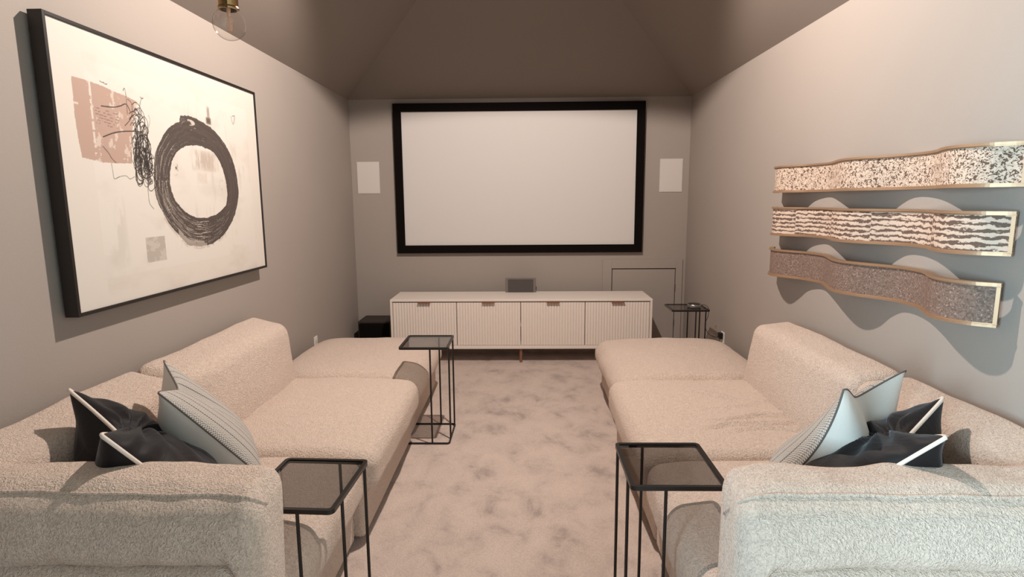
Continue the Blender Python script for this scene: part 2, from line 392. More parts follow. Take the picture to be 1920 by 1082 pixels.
for i in range(4):
    xc = -W2+t_+dw*(i+.5)
    if dm is None:
        d = mesh('door', dV, dF, M['console'], cc); dm = d.data
        hb = MB(); hb.box(-.058, .058, -D2-.021, -D2+.004, zt_+.001, zt_+.0045); hb.box(-.058, .058, -D2-.0225, -D2-.0205, zt_-.001, zt_+.0045)
        hd = hb.build('handle', M['leather'], d); hd['label'] = 'brown leather pull tab'; hm = hd.data
    else:
        d = bpy.data.objects.new('door', dm); COL.objects.link(d); d.parent = cc
        hd = bpy.data.objects.new('handle', hm); COL.objects.link(hd); hd.parent = d; hd['label'] = 'brown leather pull tab'
    d.location = (xc, 0, 0)
for x, y in ((0, -D2+.035), (-W2+.06, -D2+.035), (W2-.06, -D2+.035), (-W2+.06, D2-.04), (W2-.06, D2-.04), (0, D2-.04)):
    MB().tube([(x, y, 0), (x, y, .004), (x, y, cz0)], [.011, .012, .0155], 16).build('leg', M['walnut'], cc, smooth=False)
# ------------------------------------------------------------ centre speaker on the console
sp = empty('center_speaker', (-.036, 5.61, cz1), label='small grey box speaker standing on the console top below the screen', cat='speaker')
MB().box(-.148, .148, -.012, .035, 0, .135).build('cabinet', M['greybox'], sp, bevel=.004)
MB().box(-.122, .122, -.018, -.012, .006, .129).build('grille', M['greygrille'], sp, bevel=.002)
MB().box(.148, .154, -.01, .01, .02, .055).build('port_knob', M['gap'], sp)
# ------------------------------------------------------------ subwoofer
sb = empty('subwoofer', (-1.46, 5.67, 0), label='dark brown cube subwoofer on the floor left of the console', cat='speaker')
MB().box(-.16, .16, -.15, .15, .015, .328).build('cabinet', M['subwood'], sb, bevel=.006)
MB().box(-.145, .145, -.165, -.151, .03, .31).build('grille', M['velvetframe'], sb, bevel=.006)
for x in (-.13, .13):
    for y in (-.12, .12): MB().tube([(x, y, 0), (x, y, .015)], .015, 12).build('foot', M['gap'], sb)
# ------------------------------------------------------------ wall outlets
for x, y, z, sgn, lab in ((XL, 4.60, .335, 1, 'white outlet plate low on the left wall behind the ottoman'), (XR, 4.66, .35, -1, 'white outlet plate low on the right wall behind the ottoman')):
    t = empty('wall_outlet', (x, y, z), label=lab, cat='outlet')
    MB().box(min(0, sgn*.007), max(0, sgn*.007), -.035, .035, -.06, .065).build('cover_plate', M['white'], t, bevel=.002)
    for dz in (-.025, .025): MB().box(min(sgn*.007, sgn*.010), max(sgn*.007, sgn*.010), -.016, .016, dz-.014, dz+.014).build('socket', M['grille'], t, bevel=.001)
    if sgn < 0:
        ad_ = MB().box(-.05, -.012, .0, .03, .045, .085)
# ------------------------------------------------------------ painting
py0, py1, pz0, pz1 = 2.071, 3.664, 1.0775, 2.1494
pf = XL+.067
pa = empty('framed_painting', (XL, (py0+py1)/2, pz0), label='large abstract painting with black brushed ring in a deep black frame', cat='painting')
hy, hz = (py1-py0)/2, pz1-pz0; dx = .067; lp = .014
fr = MB()
fr.box(.015, dx, -hy, -hy+lp, 0, hz); fr.box(.015, dx, hy-lp, hy, 0, hz); fr.box(.015, dx, -hy+lp, hy-lp, 0, lp); fr.box(.015, dx, -hy+lp, hy-lp, hz-lp, hz)
fr.build('frame', M['frameblack'], pa, bevel=.0015)
bk = MB(); bk.box(0, .015, -hy+.1, hy-.1, hz*.7, hz*.75); bk.build('hanging_cleat', M['walnut'], pa)
NX, NZ = 760, 512
def shp(P): return np.array(P)
outer = shp([(0.482,.75),(.491,.777),(.517,.784),(.56,.786),(.604,.774),(.65,.761),(.697,.735),(.744,.692),(.783,.641),(.805,.586),(.82,.513),(.825,.446),(.811,.379),(.781,.313),(.741,.258),(.692,.213),(.636,.183),(.576,.171),(.52,.172),(.469,.187),(.446,.212),(.417,.246),(.383,.29),(.358,.338),(.338,.385),(.329,.437),(.331,.501),(.338,.546),(.35,.599),(.377,.647),(.412,.698),(.446,.727)])
inner = shp([(.545,.651),(.501,.641),(.462,.615),(.434,.581),(.416,.54),(.407,.492),(.408,.445),(.419,.404),(.443,.37),(.477,.337),(.518,.316),(.572,.309),(.631,.316),(.684,.337),(.725,.368),(.738,.42),(.738,.485),(.723,.547),(.693,.607),(.665,.635),(.627,.646),(.59,.652)])
pink = shp([(.059,.826),(.11,.824),(.163,.819),(.198,.81),(.247,.804),(.29,.792),(.278,.739),(.26,.679),(.242,.541),(.19,.537),(.133,.535),(.099,.541),(.065,.547),(.059,.605),(.056,.678),(.059,.766)])
S, Tt = np.meshgrid(np.linspace(0, 1, NX+1), np.linspace(0, 1, NZ+1)); ASP = (py1-py0)/(pz1-pz0)
def vnoise(sx, sy, seed, octv=4, rough=.55, X=None, Y=None):
    X = S*ASP if X is None else X; Y = Tt if Y is None else Y
    out = np.zeros_like(X); amp = 1; tot = 0; rs = np.random.RandomState(seed); tab = rs.rand(256, 256)
    for o in range(octv):
        x = X*sx*2**o; y = Y*sy*2**o; xi = np.floor(x).astype(int); yi = np.floor(y).astype(int); fx = x-xi; fy = y-yi
        fx = fx*fx*(3-2*fx); fy = fy*fy*(3-2*fy); h = lambda a, b: tab[(a+o*37) % 256, (b+o*91) % 256]
        out += amp*((h(xi, yi)*(1-fx)+h(xi+1, yi)*fx)*(1-fy)+(h(xi, yi+1)*(1-fx)+h(xi+1, yi+1)*fx)*fy); tot += amp; amp *= rough
    return out/tot
def radial(poly, c):
    th = np.arctan2(poly[:, 1]-c[1], (poly[:, 0]-c[0])*ASP); rr = np.hypot((poly[:, 0]-c[0])*ASP, poly[:, 1]-c[1]); o = np.argsort(th)
    return np.concatenate([th[o]-2*PI, th[o], th[o]+2*PI]), np.tile(rr[o], 3)
cen = (.577, .48); TH = np.arctan2(Tt-cen[1], (S-cen[0])*ASP); RR = np.hypot((S-cen[0])*ASP, Tt-cen[1])
ro = np.interp(TH, *radial(outer, cen)); ri = np.interp(TH, *radial(inner, cen))
edge = (vnoise(60, 60, 3, 3)-.5)*.008
ring = ((RR < ro+edge) & (RR > ri+edge)); rf = np.clip((RR-ri)/(ro-ri), 0, 1)
def inpoly(P, jx=0):
    x, y = S+jx, Tt; r = np.zeros_like(S, bool); n = len(P)
    for i in range(n):
        x0, y0 = P[i]; x1, y1 = P[(i+1) % n]
        if y0 == y1: continue
        cnd = ((y0 > y) != (y1 > y)) & (x < (x1-x0)*(y-y0)/(y1-y0)+x0); r ^= cnd
    return r
C = np.zeros(S.shape+(3,)); cream = np.array(lin((240, 230, 219))[:3]); white = np.array(lin((245, 239, 230))[:3])
def blend(mask, col, a=1.0):
    al = (mask*a)[..., None]; C[:] = C*(1-al)+np.array(lin(col)[:3])*al
C[:] = cream
blend(((S > .1) & (S < .93) & (Tt > .1) & (Tt < .9)), (244, 236, 226), .6)
blend(np.clip(vnoise(5, 9, 11)-.55, 0, 1)*3*((S > .1) & (S < .93)), (214, 200, 186), .45)
blend(np.clip(vnoise(30, 6, 12)-.6, 0, 1)*4*((S > .5) & (S < .92) & (Tt > .2) & (Tt < .85)), (200, 184, 170), .35)
pk = inpoly(pink, (vnoise(40, 40, 5)-.5)*.004)
blend(pk, (200, 168, 152))
blend(pk & (vnoise(26, 18, 8, 5, .7) > .62) & (S > .105), (232, 214, 200), .8)
blend(pk & (np.abs(S-.113-.012*(Tt-.6)) < .0035) & (vnoise(10, 60, 9) > .42), (236, 222, 210))
blend(pk & (np.abs(Tt-.735) < .004) & (S < .12) & (vnoise(40, 10, 19) > .5), (232, 216, 202))
for k in range(6): blend(pk & (np.abs(Tt-(.735-k*.011-.12*(S-.12))) < .0018) & (S > .125) & (S < .21) & (vnoise(90, 8, 30+k) > .5), (140, 112, 100), .8)
gq = (S > .266) & (S < .355) & (Tt > .134) & (Tt < .24); blend(gq, (190, 178, 166), .85); blend(gq & (vnoise(30, 30, 14, 5, .7) > .54), (220, 210, 198), .7)
def smear(s0, s1, t0, t1, col, a, seed, thr=.45, fx=20, fy=8):
    e = np.clip(1-np.abs((S-(s0+s1)/2)/((s1-s0)/2))**4, 0, 1)*np.clip(1-np.abs((Tt-(t0+t1)/2)/((t1-t0)/2))**4, 0, 1)
    blend(e*np.clip((vnoise(fx, fy, seed, 5, .6)-thr)*6, 0, 1), col, a)
smear(.52, .70, .53, .64, (204, 186, 172), .9, 21, .4, 30, 8); smear(.55, .66, .47, .53, (226, 212, 198), .8, 22)
smear(.44, .47, .72, .75, (208, 190, 176), .8, 23, .3); smear(.83, .885, .43, .59, (216, 202, 188), .8, 24)
smear(.78, .84, .60, .70, (224, 212, 200), .7, 25); smear(.12, .20, .12, .42, (226, 216, 204), .7, 26, .42)
smear(.40, .60, .17, .26, (222, 208, 194), .7, 27, .4); smear(.645, .665, .79, .86, (176, 156, 144), .9, 28, .2); smear(.635, .672, .765, .805, (110, 92, 82), 1, 29, .3)
smear(.69, .715, .44, .50, (120, 98, 88), 1, 31, .5, 50, 50); smear(.43, .455, .50, .56, (130, 110, 98), 1, 32, .55, 50, 50); smear(.79, .82, .53, .58, (130, 110, 98), .9, 33, .5, 60, 60)
# ring brushwork: long dry streaks following the circle
st = vnoise(46, 3.2, 41, 3, .6, X=rf*1.0, Y=(TH+4)); st2 = vnoise(90, 5, 42, 2, .6, X=rf, Y=(TH+4))
low = np.clip(np.cos(TH-math.radians(-105)), 0, 1); lft = np.clip(np.cos(TH-math.radians(165)), 0, 1)
blend(ring, (84, 72, 66)); blend(ring & (vnoise(20, 2, 43, 3, X=rf, Y=TH+4) > .55), (98, 85, 78), .6)
dry = ring & ((st > .80-.25*low**1.5-.17*lft**2) & (st2 > .48)) & (rf > .12) & (rf < .95); blend(dry, (206, 192, 180), .75)
blend(ring & (rf > .80) & (low > .85) & (S < .58) & (vnoise(20, 20, 46) > .45), (196, 182, 170), .7)
blend(((RR-ro) < .012) & ((RR-ro) > 0) & (low > .6) & (vnoise(30, 30, 44) > .5), (205, 190, 176), .6)
blend(ring & (np.hypot((S-.54)*ASP*.7, (Tt-.757)*2.2) < .03) & (vnoise(26, 40, 47) > .45), (225, 212, 200), .9)
# pen scribbles
def stroke(P, wd, col=(44, 34, 30)):
    P = np.array(P, float); Q = []
    for i in range(len(P)-1):
        p0 = P[max(i-1, 0)]; p1 = P[i]; p2 = P[i+1]; p3 = P[min(i+2, len(P)-1)]
        for u in np.linspace(0, 1, 14, endpoint=False): Q.append(.5*((2*p1)+(-p0+p2)*u+(2*p0-5*p1+4*p2-p3)*u*u+(-p0+3*p1-3*p2+p3)*u**3))
    Q.append(P[-1])
    for i in range(len(Q)-1):
        n = max(1, int(np.hypot((Q[i+1][0]-Q[i][0])*NX, (Q[i+1][1]-Q[i][1])*NZ)*1.5))
        for u in np.linspace(0, 1, n, endpoint=False):
            q_ = Q[i]*(1-u)+Q[i+1]*u; cx, cy = q_[0]*NX, q_[1]*NZ; R = int(wd+2)
            a0, a1, b0, b1 = max(0, int(cx)-R), min(NX, int(cx)+R+1), max(0, int(cy)-R), min(NZ, int(cy)+R+1)
            if a0 >= a1 or b0 >= b1: continue
            yy, xx = np.mgrid[b0:b1+1, a0:a1+1]; al = np.clip(wd/2+.6-np.hypot(xx-cx, yy-cy), 0, 1)[..., None]
            C[b0:b1+1, a0:a1+1] = C[b0:b1+1, a0:a1+1]*(1-al)+np.array(lin(col)[:3])*al
for sr_, wd in (([(.237, .822), (.244, .832), (.247, .80), (.246, .771), (.245, .732)], 1.1), ([(.149, .744), (.192, .749), (.22, .76), (.244, .772), (.258, .746)], 1.8), ([(.143, .63), (.181, .65), (.221, .663), (.274, .672), (.298, .672)], 1.9),
                ([(.139, .595), (.157, .572), (.166, .554), (.181, .538)], 1.3), ([(.163, .534), (.165, .503), (.168, .477), (.19, .486), (.213, .49), (.229, .479), (.248, .489)], 1), ([(.303, .547), (.302, .483), (.299, .423), (.301, .381), (.318, .356)], 1.1),
                ([(.315, .809), (.31, .809), (.3, .778), (.292, .731)], 1), ([(.334, .748), (.339, .728), (.328, .691)], .8), ([(.252, .794), (.267, .776), (.259, .724), (.229, .685)], 1.3), ([(.302, .477), (.32, .495), (.338, .515)], .8), ([(.81, .84), (.822, .80), (.838, .845), (.818, .84)], 1.2)):
    stroke(sr_, wd, (60, 48, 43) if wd > .9 else (120, 104, 96))
rs = np.random.RandomState(5)
for k in range(36):
    c0 = .262+.058*rs.rand()**1.2; top = .62+.16*rs.rand()-1.6*abs(c0-.285); bot = .44+.14*rs.rand(); w_ = .007+.013*rs.rand(); P = []
    t = top
    P.append((c0-w_, top)); P.append((c0, top+.012)); P.append((c0+w_, top-.01))
    for u in np.linspace(.2, .9, 4): P.append((c0+w_*(rs.rand()*1.6-.4)+.03*u*(rs.rand()-.35), top-(top-bot)*u))
    P.append((c0+.01, bot)); P.append((c0-.004, bot-.008)); P.append((c0-w_, bot+.01))
    for u in (.3, .6): P.append((c0-w_*rs.rand()*1.3, bot+(top-bot)*u))
    stroke(P, .9+rs.rand()*.9, (50, 39, 35))
for (a, b) in ((.298, .655), (.308, .545), (.304, .60)):
    smear(a-.010, a+.010, b-.012, b+.012, (40, 30, 27), 1, int(a*1000), .2, 60, 60)
for (a, b) in ((.153, .835), (.165, .832), (.305, .815)): stroke([(a, b), (a+.008, b-.003), (a+.014, b-.001)], 1, (110, 94, 86))
C *= .71
cy_ = -hy+lp+.002+(2*hy-2*lp-.004)*S; cz_ = lp+.002+(hz-2*lp-.004)*Tt
Vc = np.stack([np.full(S.shape, dx-.006), cy_, cz_], -1).reshape(-1, 3)
ii = np.arange((NX+1)*(NZ+1)).reshape(NZ+1, NX+1); Fq = np.stack([ii[:-1, :-1], ii[:-1, 1:], ii[1:, 1:], ii[1:, :-1]], -1).reshape(-1, 4)
q = NT('painted_canvas'); at = q.n('ShaderNodeVertexColor', layer_name='paint'); q.l(at.outputs[0], q.b.inputs['Base Color']); q.b.inputs['Roughness'].default_value = .7
c = q.n('ShaderNodeTexCoord'); n = q.n('ShaderNodeTexNoise'); n.inputs['Scale'].default_value = 300; q.l(c.outputs['Object'], n.inputs['Vector']); q.bump(n.outputs[0], .15, .001)
me = bpy.data.meshes.new('canvas'); me.vertices.add(len(Vc)); me.vertices.foreach_set('co', Vc.ravel().astype(np.float32))
me.loops.add(Fq.size); me.loops.foreach_set('vertex_index', Fq.ravel().astype(np.int32)); me.polygons.add(len(Fq))
me.polygons.foreach_set('loop_start', (np.arange(len(Fq))*4).astype(np.int32)); me.update(calc_edges=True)
ca = me.color_attributes.new('paint', 'FLOAT_COLOR', 'POINT'); ca.data.foreach_set('color', np.concatenate([C.reshape(-1, 3), np.ones((C.shape[0]*C.shape[1], 1))], 1).ravel().astype(np.float32))
me.materials.append(q.m); cv = bpy.data.objects.new('canvas', me); COL.objects.link(cv); cv.parent = pa
MB().box(.02, dx-.0065, -hy+lp, hy-lp, lp, hz-lp).build('stretcher', M['linen'], pa)
# ------------------------------------------------------------ wave wall sculptures
WAVE = [(1.905, .002), (1.945, .035), (1.98, .075), (2.04, .103), (2.11, .108), (2.19, .082), (2.26, .045), (2.33, .018), (2.42, .006), (2.5, .012), (2.58, .04), (2.66, .08), (2.75, .104), (2.83, .10), (2.93, .07), (3.04, .03), (3.12, .007), (3.2, .008), (3.31, .03), (3.40, .075), (3.48, .106), (3.56, .10), (3.64, .07), (3.70, .035)]
def wave(y):
    for i in range(len(WAVE)-1):
        if y <= WAVE[i+1][0] or i == len(WAVE)-2:
            p0 = WAVE[max(i-1, 0)]; p1 = WAVE[i]; p2 = WAVE[i+1]; p3 = WAVE[min(i+2, len(WAVE)-1)]; h = p2[0]-p1[0]; u = (y-p1[0])/h
            m1 = (p2[1]-p0[1])/(p2[0]-p0[0])*h; m2 = (p3[1]-p1[1])/(p3[0]-p1[0])*h
            return (2*u**3-3*u*u+1)*p1[1]+(u**3-2*u*u+u)*m1+(-2*u**3+3*u*u)*p2[1]+(u**3-u*u)*m2
for kind, zN0, zN1, zF0, zF1, lab in (('flecked', 1.525, 1.668, 1.521, 1.676, 'wavy metal-edged wall ribbon with cream and brown flecked inlay, topmost of three'), ('striped', 1.302, 1.447, 1.268, 1.437, 'wavy metal-edged wall ribbon with ragged brown and cream stripes, middle of three'), ('speckled', 1.062, 1.212, 1.026, 1.188, 'wavy metal-edged wall ribbon with dark brown speckled inlay, lowest of three')):
    ya, yb = {'flecked': 1.912, 'striped': 1.922, 'speckled': 1.935}[kind], 3.70; ym = (ya+yb)/2; N = 200
    t = empty('wall_sculpture', (XR, ym, zN0), label=lab, cat='wall art', group='three wavy ribbons on the right wall')
    cl = [(y-ym, wave(y)+.014) for y in np.linspace(ya, yb, N+1)]
    rt = .013
    def zz(i, k):      # k: 0 lower edge .. 1 upper edge, plus metres in k[1]
        f = i/N; lo_ = zN0+(zF0-zN0)*f-zN0; hi_ = zN1+(zF1-zN1)*f-zN0
        return (lo_ if k[0] == 0 else hi_)+k[1]
    def strip(o0, o1, ka, kb, mat, nm, rng=(0, N)):
        V = []; uv = []; acc = 0
        for i in range(rng[0], rng[1]+1):
            y, off = cl[i]; a = cl[max(i-1, 0)]; b_ = cl[min(i+1, N)]; ty, to = b_[0]-a[0], b_[1]-a[1]; L = math.hypot(ty, to); ny, no = -to/L, ty/L
            if i > rng[0]: acc += math.hypot(y-cl[i-1][0], off-cl[i-1][1])
            za, zb2 = zz(i, ka), zz(i, kb)
            for (o_, z_) in ((o1, za), (o1, zb2), (o0, zb2), (o0, za)):
                V.append((-max(.0005, off+no*o_), y+ny*o_, z_)); uv.append((acc, z_))
        K = rng[1]-rng[0]; Fc = []
        for i in range(K):
            for k in range(4):
                k2 = (k+1) % 4; Fc.append((i*4+k, i*4+k2, (i+1)*4+k2, (i+1)*4+k))
        Fc.append((3, 2, 1, 0)); Fc.append((K*4, K*4+1, K*4+2, K*4+3))
        return mesh(nm, V, Fc, mat, t, uv=uv, smooth=False)
    strip(-.003, .003, (0, rt), (1, -rt), panel_mat(kind), 'inlay_panel')
    strip(-.014, .012, (0, 0), (0, rt-.004), M['gold'], 'lower_rail'); strip(-.014, .006, (0, rt-.004), (0, rt), M['gold'], 'lower_rail_step')
    strip(-.014, .012, (1, -rt+.004), (1, 0), M['gold'], 'upper_rail'); strip(-.014, .006, (1, -rt), (1, -rt+.004), M['gold'], 'upper_rail_step')
    for rg in ((0, 1), (N-1, N)): strip(-.010, .010, (0, rt), (1, -rt), M['gold'], 'end_rail', rng=rg)
    for i in (58, 142):
        y, off = cl[i]; MB().box(-max(.004, off-.01), 0, y-.01, y+.01, .05, .09).build('wall_bracket', M['black'], t)
# ------------------------------------------------------------ sofas
def module(name, label, cat, side, y0, y1, kind, seed):
    """side -1 = left wall, +1 = right wall. x measured from the aisle front towards the wall."""
    fx = {-1: {'ott': -.695, 'mid': -.69, 'cor': -.73}, 1: {'ott': .59, 'mid': .545, 'cor': .545}}[side][kind]
    wx = XL+.03 if side < 0 else XR-.03
    t = empty(name, (fx, (y0+y1)/2, 0), label=label, cat=cat)
    ox, oy = fx, (y0+y1)/2; hy = (y1-y0)/2; dp = abs(wx-fx)
    s = side
    def X(a): return s*a            # a: distance from the front towards the wall
    def sb_(nm, a0, a1, b0, b1, z0, z1, r, **k):
        return softbox(nm, (min(X(a0), X(a1)), b0, z0), (max(X(a0), X(a1)), b1, z1), r, M['sherpa'], t, **k)
    Z = .425
    if kind == 'ott':
        sb_('base', .02, dp-.03, -hy+.006, hy-.03, .020, .24, .03, amp=.003, seed=seed)
        def wp(P, U):
            P = P.copy(); u = -s*U[:, 0]   # +1 at the front
            top = np.clip((P[:, 2]-.2)/.2, 0, 1)
            # domed pouf cushion that sinks towards the front edge
            P[:, 2] += top*(.006-.03*np.clip(u, 0, 1)**3-.025*np.clip(U[:, 1], 0, 1)**4-.05*np.clip(-u, 0, 1)**6)
            return P
        sb_('seat_cushion', -.035, dp-.02, -hy+.002, hy-.01, .215, Z-.005, .085, bulge=(.012, .008, .02), amp=.008, seed=seed+3, warp=wp, seg=34)
    else:
        sb_('base', .015, dp-.03, -hy+.004, hy-.004, .020, .25, .025, amp=.003, seed=seed)
        def ws(P, U):
            P = P.copy(); u = -s*U[:, 0]; top = np.clip((P[:, 2]-.2)/.2, 0, 1)
            P[:, 2] += top*(-.02*np.clip(u, 0, 1)**4)
            if s > 0 and kind == 'mid':          # loose creases running out of the back of the seat
                a = np.abs(P[:, 0]); yy = P[:, 1]
                for yc_, sl, w0, dpth, a0 in ((-.10, .25, .014, .016, .30), (-.20, .16, .013, .018, .26), (-.28, .05, .012, .014, .34), (.06, .34, .018, .007, .34), (-.02, -.9, .016, .013, .42)):
                    ln = yc_+sl*(a-.7)+.014*np.sin(a*17+yc_*30); dd = (yy-ln)/w0
                    f = np.clip((a-a0)/.15, 0, 1)*np.clip((.86-a)/.06, 0, 1)
                    if sl < -.5: f = np.clip((a-.38)/.06, 0, 1)*np.clip((.62-a)/.06, 0, 1)
                    P[:, 2] -= top*f*dpth*(np.exp(-dd**2)-.7*np.exp(-((dd-1.9)/1.1)**2))
            return P
        sb_('seat_cushion', -.04, dp-.12, -hy+.002, hy-.002, .225, Z, .058, bulge=(.012, 0, .014), amp=.007, seed=seed+3, warp=ws, seg=64 if s > 0 and kind == 'mid' else 40)
        def wb(P, U):
            P = P.copy(); a = np.abs(P[:, 0]); h_ = np.clip((P[:, 2]-.40)/.36, -.2, 1.1); back = np.clip((a-(dp-.30))/.28, 0, 1)
            P[:, 0] += s*.055*h_*(1-back)                      # the face leans back a little
            P[:, 2] += (.050 if s < 0 else .028)*back*np.clip(h_, 0, 1)-.004*np.abs(U[:, 1])**6*np.clip(h_, 0, 1)
            return P
        sb_('back_cushion', dp-.285, dp-.01, -hy+.001, hy-.001, .30, .757, .052, bulge=(.018, 0, .008), amp=.008, seed=seed+6, warp=wb, seg=34)
        sb_('back_frame', dp-.20, dp-.012, -hy+.006, hy-.006, .03, .30, .02, amp=0, seed=seed+9)
    if kind == 'cor':                            # near end rest: upholstered frame with a thick soft cushion over it
        yb = -hy
        ex = {-1: -.065, 1: -.02}[side]
        sb_('end_frame', ex+.045, dp-.01, yb+.0, yb+.17, .020, .612, .05, amp=.004, seed=seed+12)
        def we(P, U):
            P = P.copy(); u = -s*U[:, 0]; h_ = np.clip((P[:, 2]-.45)/.35, 0, 1.1)
            e = np.clip(u-.55, 0, 1)/.45
            P[:, 1] += -.0+.10*h_**1.2
            P[:, 2] += -.012*e**2*h_
            P[:, 0] += s*(.05*h_*np.clip(u, 0, 1)**6)
            P[:, 2] -= .26*np.clip((u-.80)/.20, 0, 1)**1.3*np.clip((.72-P[:, 2])/.10, 0, 1)   # the free end hangs down over the frame
            return P
        ec = sb_('end_cushion', ex-.035, dp-.02, yb-.03, yb+.17, .60, .785, .06, bulge=(.01, .016, .008), amp=.011, seed=seed+15, warp=we, seg=60, freq=5)
        from mathutils.bvhtree import BVHTree
        bv = BVHTree.FromPolygons([v.co for v in ec.data.vertices], [p.vertices for p in ec.data.polygons])
        pts = []
        for i in range(90):
            a = ex+.0+(dp-.07-ex)*i/89; zz = .757+.004*math.sin(a*7+seed)+.002*math.sin(a*29)-.010*max(0, 1-(a-ex)/.10)
            hit = bv.ray_cast(Vector((X(a), yb+.075-.4, zz+.022+.4)), Vector((0, 1, -1)).normalized())[0]
            if hit: pts.append(hit+Vector((0, -.001, .001)))
        MB().tube(pts, .0042, 8).build('welt', M['sherpa'], t, smooth=True)
    for a in (.12, dp-.15):
        for b_ in (-hy+.12, hy-.12): MB().box(X(a)-.02, X(a)+.02, b_-.02, b_+.02, 0, .025).build('foot', M['gap'], t)
    return t
# left run
module('ottoman', 'cream sherpa ottoman on the left, far end below the small glass table', 'ottoman', -1, 3.463, 4.56, 'ott', 1)
module('sofa_section', 'armless cream sherpa sofa section left of the aisle, smooth seat', 'sofa', -1, 2.355, 3.45, 'mid', 21)
module('sofa_section', 'cream sherpa end sofa section in the left foreground with thick end rest', 'sofa', -1, 1.27, 2.347, 'cor', 41)
module('ottoman', 'cream sherpa ottoman on the right, far end beside the small round device', 'ottoman', 1, 3.425, 4.53, 'ott', 61)
module('sofa_section', 'armless cream sherpa sofa section right of the aisle with creased seat', 'sofa', 1, 2.335, 3.41, 'mid', 81)
module('sofa_section', 'cream sherpa end sofa section in the right foreground with thick end rest', 'sofa', 1, 1.27, 2.33, 'cor', 101)
# ------------------------------------------------------------ side tables
ZT = .616
def side_table(loc, rz, mirror, wx, dy, label):
    """origin at the base centre; legs stand on the +x side (mirror=1) or the -x side (mirror=-1)"""
    t = empty('side_table', loc, rz, label=label, cat='table', group='black glass-topped C-shaped side tables')
    hx, hy = wx/2, dy/2; s = mirror; r = .006
    rim = MB(); P = rrect(-hx, hx, -hy, hy, .018); Q = rrect(-hx+.013, hx-.013, -hy+.013, hy-.013, .008); n = len(P)
    V = [(x, y, ZT-.014) for x, y in P]+[(x, y, ZT) for x, y in P]+[(x, y, ZT) for x, y in Q]+[(x, y, ZT-.014) for x, y in Q]
    Fc = []
    for k in range(n):
        k2 = (k+1) % n
        for a in range(4): b_ = (a+1) % 4; Fc.append((a*n+k, a*n+k2, b_*n+k2, b_*n+k))
    mesh('top_rim', V, Fc, M['black'], t)
    MB().prism(rrect(-hx+.0125, hx-.0125, -hy+.0125, hy-.0125, .008), ZT-.009, ZT-.003).build('glass_top', M['smoked'], t)
    base = [(x, y, r) for x, y in rrect(-hx+.01, hx-.006, -hy+.006, hy-.006, .016)]
    if s < 0: base = [(x, y, r) for x, y in rrect(-hx+.006, hx-.01, -hy+.006, hy-.006, .016)]
    MB().tube(base, r, 8, closed=True).build('base_frame', M['black'], t)
    for x, y in ((s*(hx-.11), -hy+.007), (s*(hx-.10), hy-.007), (s*(hx-.007), -hy+.09), (s*(hx-.007), hy-.03)):
        MB().tube([(x, y, r), (x, y, ZT-.012)], .0055, 8).build('leg', M['black'], t)
    return t
side_table((-.612, 3.565, 0), 0, 1, .30, .328, 'black glass-topped side table at the far left ottoman, by the aisle')
side_table((.479, 1.861, 0), 0, -1, .303, .331, 'black glass-topped side table in the right foreground')
side_table((-.690, 1.722, 0), -.045, 1, .29, .335, 'black glass-topped side table in the left foreground by the grey cushion')
side_table((1.320, 4.70, 0), 0, 1, .30, .28, 'black glass-topped side table in the far right corner carrying a round device')

